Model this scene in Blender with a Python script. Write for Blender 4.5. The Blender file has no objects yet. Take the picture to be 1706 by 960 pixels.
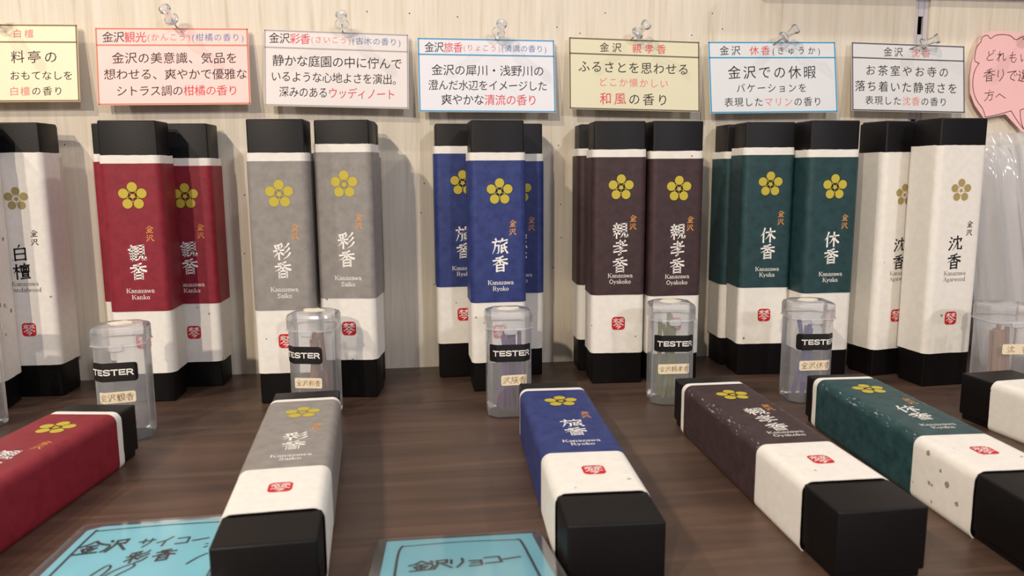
import bpy, bmesh, math, random
from mathutils import Vector, Matrix, Euler

# ------------------------------------------------------------------ camera, world, lights, exposure
scene = bpy.context.scene
COL = scene.collection
scene.view_settings.view_transform = 'Standard'
scene.view_settings.look = 'None'
scene.view_settings.gamma = 1.0
scene.view_settings.use_curve_mapping = False
scene.view_settings.exposure = 0.0

CAM_D, CAM_H = 0.5294, 0.13636
PITCH, YAW, ROLL, FPX = 0.15249, 0.1321, -0.0061, 1289.66
cam = bpy.data.cameras.new('camera')
cam.sensor_fit = 'HORIZONTAL'; cam.sensor_width = 36.0
cam.lens = FPX / 1706 * 36.0
cam.clip_start = 0.01
cam.dof.use_dof = True; cam.dof.focus_distance = 0.46; cam.dof.aperture_fstop = 20.0
co = bpy.data.objects.new('camera', cam); COL.objects.link(co)
fw = Vector((math.sin(YAW) * math.cos(PITCH), math.cos(YAW) * math.cos(PITCH), -math.sin(PITCH)))
right = Vector((math.cos(YAW), -math.sin(YAW), 0)); up = right.cross(fw)
M = Matrix((right, up, -fw)).transposed()
M = M @ Matrix.Rotation(ROLL, 3, 'Z')
co.matrix_world = Matrix.Translation((0, -CAM_D, CAM_H)) @ M.to_4x4()
scene.camera = co

world = bpy.data.worlds.new('shop_interior'); scene.world = world
world.use_nodes = True
bg = world.node_tree.nodes['Background']
bg.inputs['Color'].default_value = (0.95, 0.93, 1.0, 1); bg.inputs['Strength'].default_value = 0.24


def spot(name, loc, target, energy, radius, color, angle=60, blend=0.5):
    l = bpy.data.lights.new(name, 'SPOT'); l.energy = energy; l.shadow_soft_size = radius
    l.color = color; l.spot_size = math.radians(angle); l.spot_blend = blend
    o = bpy.data.objects.new(name, l); COL.objects.link(o); o.location = loc
    o.rotation_euler = (Vector(target) - Vector(loc)).to_track_quat('-Z', 'Y').to_euler()
    return o


def area(name, loc, target, energy, sx, sy, color):
    l = bpy.data.lights.new(name, 'AREA'); l.energy = energy; l.shape = 'RECTANGLE'; l.size = sx; l.size_y = sy
    l.color = color
    o = bpy.data.objects.new(name, l); COL.objects.link(o); o.location = loc
    o.rotation_euler = (Vector(target) - Vector(loc)).to_track_quat('-Z', 'Y').to_euler()
    return o


spot('ceiling_spot', (-0.74, -2.0, 0.92), (0.1, 0, 0.1), 70, 0.022, (1.0, 0.86, 0.69))
spot('ceiling_spot', (-0.90, -1.5, 1.14), (0.1, 0, 0.1), 52, 0.022, (1.0, 0.87, 0.71))
spot('ceiling_spot', (0.62, -2.0, 0.78), (0.15, 0, 0.1), 34, 0.05, (0.96, 0.94, 1.0))
area('ceiling_panel', (0.2, -0.55, 1.7), (0.1, -0.1, 0), 4, 1.0, 0.6, (0.95, 0.95, 1.0))
spot('ceiling_spot', (-1.0, -0.50, 1.25), (0.05, -0.2, 0), 30, 0.02, (1.0, 0.90, 0.78))
spot('ceiling_spot', (1.15, -0.55, 1.25), (0.15, -0.2, 0), 18, 0.03, (1.0, 0.92, 0.84))

# ------------------------------------------------------------------ helpers
rnd = random.Random(7)


def lin(r, g, b):
    f = lambda c: (c / 255 / 12.92) if c / 255 <= 0.04045 else ((c / 255 + 0.055) / 1.055) ** 2.4
    return (f(r), f(g), f(b), 1.0)


class MB:
    """collects verts and faces, links them as one mesh object"""

    def __init__(s):
        s.v = []; s.f = []; s.m = []

    def face(s, pts, mat=0):
        i = len(s.v); s.v += [tuple(p) for p in pts]; s.f.append(tuple(range(i, i + len(pts)))); s.m.append(mat)

    def geom(s, verts, faces, mat=0):
        i = len(s.v); s.v += [tuple(p) for p in verts]
        for f in faces:
            s.f.append(tuple(k + i for k in f)); s.m.append(mat)

    def loft(s, rings, mat=0, closed=True, cap0=False, cap1=False):
        n = len(rings[0]); verts = [p for r in rings for p in r]; faces = []
        for j in range(len(rings) - 1):
            for k in range(n if closed else n - 1):
                a = j * n + k; b = j * n + (k + 1) % n
                faces.append((a, b, b + n, a + n))
        if cap0: faces.append(tuple(reversed(range(n))))
        if cap1: faces.append(tuple(range((len(rings) - 1) * n, len(rings) * n)))
        s.geom(verts, faces, mat)

    def box(s, x0, x1, y0, y1, z0, z1, mat=0, bevel=0.0, seg=2, xf=None):
        bm = bmesh.new(); bmesh.ops.create_cube(bm, size=1)
        for v in bm.verts:
            v.co = Vector((x0 + (v.co.x + .5) * (x1 - x0), y0 + (v.co.y + .5) * (y1 - y0), z0 + (v.co.z + .5) * (z1 - z0)))
        if bevel:
            bmesh.ops.bevel(bm, geom=bm.edges[:], offset=bevel, segments=seg, profile=0.5, affect='EDGES')
        bm.verts.index_update()
        vs = [v.co.copy() for v in bm.verts]
        if xf: vs = [xf @ v for v in vs]
        s.geom(vs, [[v.index for v in f.verts] for f in bm.faces], mat); bm.free()

    def lathe(s, prof, n=20, mat=0, xf=None):
        rings = []
        for r, z in prof:
            rings.append([Vector((r * math.cos(2 * math.pi * k / n), r * math.sin(2 * math.pi * k / n), z)) for k in range(n)])
        if xf: rings = [[xf @ p for p in r] for r in rings]
        s.loft(rings, mat, True, True, True)

    def tube(s, pts, r, n=6, mat=0):
        pts = [Vector(p) for p in pts]; rings = []
        for i, p in enumerate(pts):
            t = (pts[min(i + 1, len(pts) - 1)] - pts[max(i - 1, 0)]).normalized()
            a = t.cross(Vector((0, 0, 1)))
            if a.length < 1e-3: a = t.cross(Vector((1, 0, 0)))
            a.normalize(); b = t.cross(a)
            rings.append([p + a * r * math.cos(2 * math.pi * k / n) + b * r * math.sin(2 * math.pi * k / n) for k in range(n)])
        s.loft(rings, mat, True, True, True)

    def mesh(s, name, mats, angle=35, smooth=True):
        me = bpy.data.meshes.new(name)
        me.from_pydata(s.v, [], s.f)
        for m in mats: me.materials.append(m)
        me.polygons.foreach_set('material_index', s.m)
        me.polygons.foreach_set('use_smooth', [smooth] * len(s.f))
        if smooth: me.set_sharp_from_angle(angle=math.radians(angle))
        me.update()
        return me


def put(name, me, parent=None, loc=(0, 0, 0), rot=(0, 0, 0), **props):
    o = bpy.data.objects.new(name, me); COL.objects.link(o)
    o.parent = parent; o.location = loc; o.rotation_euler = rot
    for k, v in props.items(): o[k] = v
    return o


def thing(name, label, cat, loc=(0, 0, 0), rot=(0, 0, 0), group=None):
    o = put(name, None, None, loc, rot, label=label, category=cat)
    if group: o['group'] = group
    return o


# ------------------------------------------------------------------ materials
def mat(name, col, rough=0.5, spec=0.5, **kw):
    m = bpy.data.materials.new(name); m.use_nodes = True
    b = m.node_tree.nodes['Principled BSDF']
    b.inputs['Base Color'].default_value = col; b.inputs['Roughness'].default_value = rough
    b.inputs['Specular IOR Level'].default_value = spec
    for k, v in kw.items(): b.inputs[k.replace('_', ' ')].default_value = v
    return m


class NT:
    def __init__(s, m): s.t = m.node_tree; s.b = s.t.nodes['Principled BSDF']

    def n(s, kind, ins=None, **attrs):
        x = s.t.nodes.new(kind)
        for k, v in attrs.items(): setattr(x, k, v)
        for k, v in (ins or {}).items():
            if isinstance(v, bpy.types.NodeSocket): s.t.links.new(v, x.inputs[k])
            else: x.inputs[k].default_value = v
        return x

    def link(s, a, b): s.t.links.new(a, b)

    def coord(s, scale=(1, 1, 1)):
        c = s.n('ShaderNodeTexCoord'); mp = s.n('ShaderNodeMapping', {'Vector': c.outputs['Object'], 'Scale': scale})
        return mp.outputs['Vector']

    def ramp(s, fac, stops):
        r = s.n('ShaderNodeValToRGB', {'Fac': fac}); e = r.color_ramp.elements
        while len(e) < len(stops): e.new(0.5)
        for i, (p, c) in enumerate(stops): e[i].position = p; e[i].color = c
        return r.outputs['Color']

    def mix(s, fac, a, b):
        x = s.n('ShaderNodeMix', data_type='RGBA')
        for k, v in (('Factor', fac), ('A', a), ('B', b)):
            sock = [i for i in x.inputs if i.name == k and (i.type == ('VALUE' if k == 'Factor' else 'RGBA'))][0]
            if isinstance(v, bpy.types.NodeSocket): s.link(v, sock)
            else: sock.default_value = v
        return [o for o in x.outputs if o.type == 'RGBA'][0]

    def bump(s, h, strength=0.2, dist=0.001):
        b = s.n('ShaderNodeBump', {'Height': h, 'Strength': strength, 'Distance': dist}); s.link(b.outputs['Normal'], s.b.inputs['Normal'])


def black_card():
    m = mat('black_card', lin(14, 12, 13), 0.46, 0.22); t = NT(m)
    nz = t.n('ShaderNodeTexNoise', {'Vector': t.coord(), 'Scale': 900.0, 'Detail': 3.0})
    t.link(t.ramp(nz.outputs['Fac'], [(0.3, lin(10, 8, 9)), (0.75, lin(18, 15, 16))]), t.b.inputs['Base Color'])
    t.bump(nz.outputs['Fac'], 0.15, 0.0003)
    return m


def white_paper():
    m = mat('white_flecked_paper', lin(228, 222, 212), 0.75, 0.25); t = NT(m)
    oi = t.n('ShaderNodeObjectInfo')
    sh = t.n('ShaderNodeVectorMath', {0: t.coord(), 1: t.n('ShaderNodeCombineXYZ', {'X': oi.outputs['Random'], 'Z': oi.outputs['Random']}).outputs[0]}, operation='ADD')
    v = sh.outputs[0]
    nz = t.n('ShaderNodeTexNoise', {'Vector': v, 'Scale': 260.0, 'Detail': 4.0})
    base = t.ramp(nz.outputs['Fac'], [(0.3, lin(226, 221, 213)), (0.7, lin(233, 229, 222))])
    vo = t.n('ShaderNodeTexVoronoi', {'Vector': v, 'Scale': 150.0, 'Randomness': 1.0})
    sep = t.n('ShaderNodeSeparateColor', {'Color': vo.outputs['Color']})
    few = t.n('ShaderNodeMath', {0: sep.outputs[0], 1: 0.86}, operation='GREATER_THAN')
    sz = t.n('ShaderNodeMath', {0: sep.outputs[1], 1: 0.16}, operation='MULTIPLY')
    wob = t.n('ShaderNodeTexNoise', {'Vector': v, 'Scale': 1800.0, 'Detail': 1.0})
    d2 = t.n('ShaderNodeMath', {0: vo.outputs['Distance'], 1: t.n('ShaderNodeMath', {0: wob.outputs['Fac'], 1: 0.16}, operation='MULTIPLY').outputs[0]}, operation='ADD')
    near = t.n('ShaderNodeMath', {0: d2.outputs[0], 1: t.n('ShaderNodeMath', {0: sz.outputs[0], 1: 0.14}, operation='ADD').outputs[0]}, operation='LESS_THAN')
    k = t.n('ShaderNodeMath', {0: few.outputs[0], 1: near.outputs[0]}, operation='MULTIPLY')
    k2 = t.n('ShaderNodeMath', {0: k.outputs[0], 1: 0.75}, operation='MULTIPLY')
    t.link(t.mix(k2.outputs[0], base, lin(92, 84, 66)), t.b.inputs['Base Color'])
    t.bump(nz.outputs['Fac'], 0.12, 0.0003)
    return m


def washi(name, c0, c1, wear=False):
    m = mat(name, c0, 0.52, 0.4); t = NT(m); v = t.coord()
    nz = t.n('ShaderNodeTexNoise', {'Vector': v, 'Scale': 170.0, 'Detail': 6.0, 'Roughness': 0.65})
    col = t.ramp(nz.outputs['Fac'], [(0.32, c0), (0.7, c1)])
    if wear:   # rubbed paper along the folded ridges
        sx = t.n('ShaderNodeSeparateXYZ', {'Vector': t.n('ShaderNodeTexCoord').outputs['Object']})
        ax = t.n('ShaderNodeMath', {0: sx.outputs['X']}, operation='ABSOLUTE')
        sub = t.n('ShaderNodeMath', {0: ax.outputs[0], 1: 0.0150}, operation='SUBTRACT')
        ab = t.n('ShaderNodeMath', {0: sub.outputs[0]}, operation='ABSOLUTE')
        inside = t.n('ShaderNodeMath', {0: ab.outputs[0], 1: 0.0019}, operation='LESS_THAN')
        yl = t.n('ShaderNodeMath', {0: sx.outputs['Y'], 1: -0.0085}, operation='LESS_THAN')
        w = t.n('ShaderNodeTexNoise', {'Vector': t.coord((1, 1, 0.45)), 'Scale': 800.0, 'Detail': 6.0})
        g = t.n('ShaderNodeMath', {0: w.outputs['Fac'], 1: 0.64}, operation='GREATER_THAN')
        a = t.n('ShaderNodeMath', {0: inside.outputs[0], 1: g.outputs[0]}, operation='MULTIPLY')
        a = t.n('ShaderNodeMath', {0: a.outputs[0], 1: yl.outputs[0]}, operation='MULTIPLY')
        a = t.n('ShaderNodeMath', {0: a.outputs[0], 1: 0.6}, operation='MULTIPLY')
        col = t.mix(a.outputs[0], col, lin(178, 180, 176))
    t.link(col, t.b.inputs['Base Color'])
    t.bump(nz.outputs['Fac'], 0.15, 0.0004)
    return m


def wall_board():
    m = mat('whitewashed_wood_board', lin(228, 217, 196), 0.6, 0.25); t = NT(m)
    a = t.n('ShaderNodeTexNoise', {'Vector': t.coord((230, 1, 11)), 'Scale': 1.0, 'Detail': 6.0, 'Roughness': 0.6, 'Distortion': 0.6})
    b = t.n('ShaderNodeTexNoise', {'Vector': t.coord((420, 1, 22)), 'Scale': 1.0, 'Detail': 3.0})
    c = t.n('ShaderNodeTexNoise', {'Vector': t.coord((14, 1, 3)), 'Scale': 1.0, 'Detail': 2.0})
    col = t.ramp(a.outputs['Fac'], [(0.28, lin(208, 196, 175)), (0.42, lin(226, 216, 199)), (0.62, lin(234, 226, 212)), (0.8, lin(240, 234, 222))])
    k = t.n('ShaderNodeMath', {0: t.n('ShaderNodeMath', {0: b.outputs['Fac'], 1: 0.62}, operation='GREATER_THAN').outputs[0], 1: 0.07}, operation='MULTIPLY')
    col = t.mix(k.outputs[0], col, lin(160, 146, 124))
    col = t.mix(t.n('ShaderNodeMath', {0: c.outputs['Fac'], 1: 0.22}, operation='MULTIPLY').outputs[0], col, lin(222, 205, 172))
    t.link(col, t.b.inputs['Base Color'])
    t.bump(a.outputs['Fac'], 0.35, 0.0006)
    return m


def dark_wood():
    m = mat('dark_walnut_laminate', lin(66, 48, 40), 0.42, 0.45); t = NT(m)
    a = t.n('ShaderNodeTexNoise', {'Vector': t.coord((5, 75, 1)), 'Scale': 1.0, 'Detail': 6.0, 'Roughness': 0.62, 'Distortion': 0.5})
    b = t.n('ShaderNodeTexNoise', {'Vector': t.coord((18, 420, 1)), 'Scale': 1.0, 'Detail': 4.0})
    c = t.n('ShaderNodeTexNoise', {'Vector': t.coord((9, 16, 1)), 'Scale': 1.0, 'Detail': 2.0})
    col = t.ramp(a.outputs['Fac'], [(0.28, lin(52, 38, 32)), (0.5, lin(84, 63, 52)), (0.75, lin(118, 91, 74))])
    col = t.mix(t.n('ShaderNodeMath', {0: b.outputs['Fac'], 1: 0.5}, operation='MULTIPLY').outputs[0], col, lin(54, 39, 33))
    col = t.mix(t.n('ShaderNodeMath', {0: c.outputs['Fac'], 1: 0.35}, operation='MULTIPLY').outputs[0], col, lin(104, 83, 70))
    t.link(col, t.b.inputs['Base Color'])
    t.link(t.ramp(c.outputs['Fac'], [(0.3, (0.36,) * 3 + (1,)), (0.7, (0.5,) * 3 + (1,))]), t.b.inputs['Roughness'])
    t.bump(b.outputs['Fac'], 0.12, 0.0004)
    return m


def milky(name, clear, tint, rough=0.18, gloss=0.5, whiteness=(0.80, 0.82, 0.84, 1)):
    """thin cloudy plastic: part seen through, part scattering, with a soft gloss"""
    m = bpy.data.materials.new(name); m.use_nodes = True; nt = m.node_tree; nt.nodes.clear()
    N = nt.nodes.new; L = nt.links.new
    out = N('ShaderNodeOutputMaterial'); tr = N('ShaderNodeBsdfTransparent'); tr.inputs[0].default_value = tint
    df = N('ShaderNodeBsdfDiffuse'); df.inputs[0].default_value = whiteness
    tl = N('ShaderNodeBsdfTranslucent'); tl.inputs[0].default_value = whiteness
    mx0 = N('ShaderNodeMixShader'); mx0.inputs[0].default_value = 0.45; L(df.outputs[0], mx0.inputs[1]); L(tl.outputs[0], mx0.inputs[2])
    mx1 = N('ShaderNodeMixShader'); mx1.inputs[0].default_value = clear; L(mx0.outputs[0], mx1.inputs[1]); L(tr.outputs[0], mx1.inputs[2])
    gl = N('ShaderNodeBsdfGlossy'); gl.inputs['Roughness'].default_value = rough; gl.inputs[0].default_value = (1, 1, 1, 1)
    fr = N('ShaderNodeFresnel'); fr.inputs['IOR'].default_value = 1.45
    mu = N('ShaderNodeMath'); mu.operation = 'MULTIPLY'; mu.inputs[1].default_value = gloss; L(fr.outputs[0], mu.inputs[0])
    mx2 = N('ShaderNodeMixShader'); L(mu.outputs[0], mx2.inputs[0]); L(mx1.outputs[0], mx2.inputs[1]); L(gl.outputs[0], mx2.inputs[2])
    L(mx2.outputs[0], out.inputs[0])
    return m


BLACK = black_card(); PAPER = white_paper(); WALL = wall_board(); WOOD = dark_wood()
BANDS = {
    'red': washi('crimson_washi', lin(122, 22, 38), lin(142, 34, 50)),
    'grey': washi('grey_washi', lin(132, 126, 122), lin(150, 144, 139)),
    'blue': washi('indigo_washi', lin(34, 46, 102), lin(52, 66, 124)),
    'brown': washi('dark_brown_washi', lin(52, 36, 38), lin(68, 48, 49)),
    'teal': washi('deep_teal_washi', lin(24, 52, 56), lin(38, 70, 74)),
    'brown_worn': washi('dark_brown_washi_worn', lin(54, 40, 42), lin(72, 54, 55), True),
    'teal_worn': washi('deep_teal_washi_worn', lin(26, 56, 60), lin(48, 82, 86), True),
}
GOLD = mat('gold_print', lin(190, 172, 58), 0.5, 0.4)
PALEGOLD = mat('pale_gold_print', lin(168, 148, 96), 0.5, 0.4)
OUTLINE = {k: mat(k + '_outline_print', lin(*v), 0.6, 0.3) for k, v in dict(red=(92, 22, 26), grey=(136, 129, 112), blue=(22, 26, 52), brown=(40, 26, 28), teal=(16, 32, 36)).items()}
WHITEINK = mat('white_print', lin(240, 236, 230), 0.6, 0.3)
ORANGE = mat('orange_print', lin(226, 156, 84), 0.6, 0.3)
INK = mat('black_print', lin(34, 30, 32), 0.6, 0.3)
GREYINK = mat('grey_print', lin(104, 98, 94), 0.6, 0.3)
SEALRED = mat('seal_red', lin(196, 34, 46), 0.6, 0.3)
REDINK = mat('red_print', lin(212, 66, 76), 0.6, 0.3)
PALERED = mat('pale_red_print', lin(222, 128, 122), 0.6, 0.3)
BLUEINK = mat('blue_print', lin(104, 132, 178), 0.6, 0.3)

# ------------------------------------------------------------------ lettering
_fc = bpy.data.curves.new('type', 'FONT'); _fo = bpy.data.objects.new('type', _fc); COL.objects.link(_fo)
_fc.resolution_u = 2
_glyphs = {}


def glyph(ch, off=0.0):
    k = (ch, off)
    if k not in _glyphs:
        _fc.body = ch; _fc.size = 1; _fc.offset = off
        bpy.context.view_layer.update()
        me = bpy.data.meshes.new_from_object(_fo.evaluated_get(bpy.context.evaluated_depsgraph_get()))
        _glyphs[k] = ([(v.co.x, v.co.y) for v in me.vertices], [tuple(p.vertices) for p in me.polygons])
        bpy.data.meshes.remove(me)
    return _glyphs[k]


HALF = '()（）'


def run(mb, runs, x0, x1, yc, h, mp, shear=0.07, off=0.0):
    """one printed line: runs = [(text, material index, size factor)], spread from x0 to x1 round the height yc"""
    adv = lambda ch, k: (0.45 if ch in HALF else 0.62 if ch == '　' else 1.0) * (0.45 + 0.55 * k)
    tot = sum(adv(c, k) for s, _, k in runs for c in s); pitch = (x1 - x0) / tot; x = x0
    for s, m, k in runs:
        for ch in s:
            w = adv(ch, k) * pitch
            if ch != '　':
                vs, fs = glyph(ch, off)
                gh = h * k; gw = min(gh * 1.0, pitch * 1.04 * k if k == 1 else w * 1.08)
                if ch in HALF: gw = gh * 0.9
                cx = 0.5 if ch not in HALF else (min(v[0] for v in vs) + max(v[0] for v in vs)) / 2
                pts = [mp(x + w / 2 + (a - cx) * gw, yc + (b - 0.38 + (a - 0.5) * shear) * gh) for a, b in vs]
                mb.geom(pts, fs, m)
            x += w


WAT = [[(12, 10), (24, 20)], [(5, 36), (18, 44)], [(6, 92), (16, 78), (28, 56)]]
MIRU = [[(56, 8), (56, 66)], [(56, 8), (88, 7), (88, 66)], [(58, 27), (86, 26)], [(58, 46), (86, 45)], [(56, 65), (88, 64)],
        [(66, 66), (62, 82), (48, 97)], [(78, 66), (79, 92), (97, 92), (97, 80)]]
STROKES = {
    '金': [[(50, 4), (30, 24), (4, 40)], [(50, 6), (70, 22), (97, 36)], [(30, 42), (70, 40)], [(22, 60), (78, 57)], [(50, 42), (50, 90)],
          [(30, 68), (37, 80)], [(70, 66), (62, 80)], [(8, 92), (92, 90)]],
    '沢': WAT + [[(40, 14), (84, 12), (80, 40)], [(42, 14), (42, 38), (40, 60), (26, 92)], [(42, 40), (80, 38)], [(60, 40), (72, 66), (97, 90)]],
    '香': [[(68, 4), (46, 11), (24, 14)], [(6, 28), (94, 24)], [(50, 12), (50, 48)], [(48, 28), (30, 44), (4, 56)], [(52, 28), (70, 42), (97, 54)],
          [(28, 58), (28, 98)], [(28, 58), (72, 56), (72, 98)], [(30, 76), (70, 75)], [(30, 94), (70, 93)]],
    '観': [[(20, 4), (10, 20)], [(14, 14), (44, 12)], [(2, 28), (46, 25)], [(20, 28), (4, 52)], [(14, 44), (14, 96)], [(14, 44), (46, 41)],
          [(30, 30), (30, 94)], [(14, 60), (44, 58)], [(14, 76), (44, 74)], [(12, 94), (48, 91)]] + MIRU,
    '親': [[(24, 2), (24, 12)], [(6, 16), (44, 14)], [(14, 20), (18, 32)], [(36, 19), (31, 32)], [(2, 38), (48, 35)], [(6, 54), (44, 51)],
          [(25, 40), (25, 98)], [(24, 56), (4, 82)], [(28, 58), (46, 74)]] + MIRU,
    '孝': [[(50, 2), (50, 36)], [(24, 18), (74, 15)], [(6, 38), (94, 35)], [(82, 6), (50, 44), (6, 66)], [(32, 54), (70, 51), (52, 66)],
          [(52, 64), (54, 90), (40, 96)], [(8, 76), (92, 72)]],
    '彩': [[(50, 4), (30, 12), (8, 15)], [(12, 22), (18, 34)], [(30, 20), (32, 32)], [(52, 16), (42, 32)], [(2, 46), (60, 43)], [(31, 38), (31, 98)],
          [(29, 48), (20, 64), (2, 80)], [(33, 50), (58, 72)], [(90, 6), (78, 22), (60, 34)], [(93, 34), (80, 50), (60, 64)], [(97, 62), (82, 82), (56, 97)]],
    '旅': [[(22, 2), (26, 12)], [(2, 22), (48, 19)], [(20, 24), (16, 62), (2, 94)], [(18, 46), (42, 44), (40, 88), (28, 94)], [(66, 4), (50, 30)],
          [(60, 18), (96, 14)], [(94, 30), (74, 40), (52, 46)], [(60, 46), (58, 90), (72, 80)], [(76, 42), (82, 70), (97, 96)], [(62, 66), (92, 58)]],
    '休': [[(26, 4), (18, 28), (2, 54)], [(18, 34), (18, 98)], [(34, 32), (96, 28)], [(64, 6), (64, 98)], [(62, 32), (50, 58), (32, 78)], [(66, 34), (78, 58), (97, 76)]],
    '沈': WAT + [[(38, 28), (36, 44)], [(38, 26), (92, 24), (86, 40)], [(64, 6), (62, 46), (50, 74), (30, 96)], [(68, 46), (69, 88), (96, 90), (96, 74)]],
    '白': [[(50, 2), (38, 22)], [(18, 26), (18, 98)], [(18, 26), (82, 24), (82, 98)], [(20, 58), (80, 57)], [(20, 94), (80, 93)]],
    '檀': [[(2, 28), (38, 25)], [(20, 4), (20, 98)], [(19, 32), (2, 62)], [(22, 40), (36, 54)], [(70, 2), (70, 12)], [(42, 15), (98, 13)],
          [(48, 24), (48, 54)], [(48, 24), (92, 23), (92, 54)], [(62, 32), (62, 46)], [(62, 32), (79, 32), (79, 46)], [(62, 46), (79, 46)], [(48, 54), (92, 53)],
          [(54, 60), (54, 84)], [(54, 60), (88, 59), (88, 84)], [(55, 72), (87, 71)], [(55, 83), (87, 83)], [(42, 96), (98, 94)]],
    'リ': [[(28, 14), (28, 56)], [(70, 8), (70, 50), (48, 92)]],
    'ョ': [[(26, 42), (74, 42), (74, 92)], [(30, 66), (72, 66)], [(24, 92), (74, 90)]],
    'コ': [[(18, 22), (80, 20), (80, 82)], [(16, 82), (82, 80)]],
    'ー': [[(8, 54), (92, 46)]],
    'サ': [[(6, 34), (94, 30)], [(30, 10), (30, 58)], [(68, 8), (68, 54), (44, 94)]],
    'イ': [[(80, 8), (50, 40), (10, 58)], [(52, 40), (52, 96)]],
    ':': [[(40, 40), (52, 38)], [(36, 82), (62, 76)]],
    'ノ': [[(88, 10), (50, 40), (10, 56)]],
    'ど': [[(34, 12), (42, 48)], [(78, 32), (40, 50), (22, 72), (36, 88), (82, 86)], [(74, 8), (80, 20)], [(88, 4), (94, 15)]],
    'れ': [[(28, 6), (28, 96)], [(8, 32), (40, 28), (10, 72), (6, 76)], [(28, 50), (58, 26), (68, 34), (66, 78), (80, 88), (96, 74)]],
    'も': [[(44, 6), (38, 70), (50, 92), (72, 90), (82, 66)], [(18, 34), (72, 32)], [(16, 58), (70, 56)]],
    'い': [[(16, 24), (20, 66), (32, 80), (40, 66)], [(74, 28), (88, 56)]],
    'り': [[(28, 10), (24, 50), (30, 58)], [(66, 8), (72, 48), (44, 94)]],
    'で': [[(6, 24), (84, 18), (44, 44), (40, 72), (74, 92)], [(70, 44), (78, 56)], [(86, 38), (94, 50)]],
    '選': [[(10, 12), (20, 22)], [(4, 40), (20, 38), (18, 70), (6, 88)], [(14, 80), (40, 92), (98, 92)], [(40, 8), (58, 8), (58, 20), (40, 22), (40, 34), (60, 32)],
          [(68, 8), (90, 8), (90, 20), (70, 22), (70, 34), (94, 32)], [(36, 48), (94, 46)], [(54, 38), (54, 62)], [(76, 38), (76, 62)], [(30, 64), (98, 61)],
          [(52, 68), (38, 82)], [(76, 68), (92, 80)]],
    '方': [[(48, 4), (54, 16)], [(6, 28), (94, 25)], [(44, 30), (36, 66), (12, 94)], [(42, 50), (78, 48), (74, 88), (56, 94)]],
    'へ': [[(4, 60), (36, 34), (96, 78)]],
    'seal': [[(6, 16), (46, 12)], [(26, 4), (26, 46)], [(25, 16), (6, 40)], [(28, 18), (44, 34)], [(54, 16), (96, 10)], [(76, 3), (76, 46)], [(74, 16), (56, 40)],
             [(78, 18), (97, 38)], [(50, 36), (30, 56), (6, 70)], [(50, 38), (72, 56), (96, 66)], [(36, 64), (62, 62)], [(28, 80), (76, 76), (44, 98)]],
}


def smooth_pts(pts, n=5, curvy=True):
    if len(pts) < 3 or not curvy: return pts if len(pts) > 2 else [tuple(pts[0][i] + (pts[1][i] - pts[0][i]) * t / 4 for i in (0, 1)) for t in range(5)]
    out = []
    for i in range(len(pts) - 1):
        p0 = pts[max(i - 1, 0)]; p1 = pts[i]; p2 = pts[i + 1]; p3 = pts[min(i + 2, len(pts) - 1)]
        for k in range(n):
            t = k / n
            out.append(tuple(0.5 * (2 * p1[j] + (p2[j] - p0[j]) * t + (2 * p0[j] - 5 * p1[j] + 4 * p2[j] - p3[j]) * t * t + (3 * p1[j] - p0[j] - 3 * p2[j] + p3[j]) * t ** 3) for j in (0, 1)))
    out.append(pts[-1])
    return out


def ribbon(mb, pts, ws, m, mp):
    L, R = [], []
    for i, p in enumerate(pts):
        a = pts[max(i - 1, 0)]; b = pts[min(i + 1, len(pts) - 1)]
        dx, dy = b[0] - a[0], b[1] - a[1]; d = math.hypot(dx, dy) or 1
        nx, ny = -dy / d, dx / d; w = ws[i] / 2
        if i in (0, len(pts) - 1):
            e = w * 0.6 * (-1 if i == 0 else 1)
            p = (p[0] + dx / d * e, p[1] + dy / d * e)
        L.append((p[0] + nx * w, p[1] + ny * w)); R.append((p[0] - nx * w, p[1] - ny * w))
    n = len(pts); vs = [mp(*p) for p in L + R]
    mb.geom(vs, [(i, n + i, n + i + 1, i + 1) for i in range(n - 1)], m)


def corner_split(pts):
    """kanji folds stay sharp: only shallow bends are curved"""
    segs, cur = [], [pts[0]]
    for i in range(1, len(pts) - 1):
        cur.append(pts[i])
        a = (pts[i][0] - pts[i - 1][0], pts[i][1] - pts[i - 1][1]); b = (pts[i + 1][0] - pts[i][0], pts[i + 1][1] - pts[i][1])
        c = (a[0] * b[0] + a[1] * b[1]) / (math.hypot(*a) * math.hypot(*b) + 1e-9)
        if c < 0.35: segs.append(cur); cur = [pts[i]]
    cur.append(pts[-1]); segs.append(cur)
    return segs


def brush(mb, ch, cx, cy, size, m, mp, w=0.11, pen=False, shear=0.0, jit=None):
    """one brush- or pen-written sign centred on (cx, cy); mp maps (right, up) to a point"""
    for st in STROKES[ch]:
        if jit: st = [(x + jit.uniform(-3, 3), y + jit.uniform(-3, 3)) for x, y in st]
        segs = corner_split(st)
        for si, sg in enumerate(segs):
            pp = smooth_pts(sg)
            (ax, ay), (bx, by) = sg[0], sg[-1]; dx, dy = bx - ax, by - ay
            n = len(pp); ws = []
            for i in range(n):
                t = i / (n - 1)
                if pen: k = 0.8
                elif si == len(segs) - 1 and dy > 12 and dx < -6: k = 1.05 - 0.85 * t          # sweep to the left, thinning
                elif si == len(segs) - 1 and dy > 6 and dx > 10 and abs(dx) > dy * 0.6: k = 0.45 + 0.95 * t - (0.7 if t > 0.97 else 0)   # sweep to the right, swelling
                elif abs(dx) > abs(dy): k = 0.72 + 0.25 * (2 * t - 1) ** 2
                else: k = 1.0 - 0.12 * math.sin(math.pi * t)
                ws.append(k * w * size)
            P = [(cx + (x - 50) / 100 * size, cy - (y - 50) / 100 * size + (x - 50) / 100 * size * shear) for x, y in pp]
            ribbon(mb, P, ws, m, mp)


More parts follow.
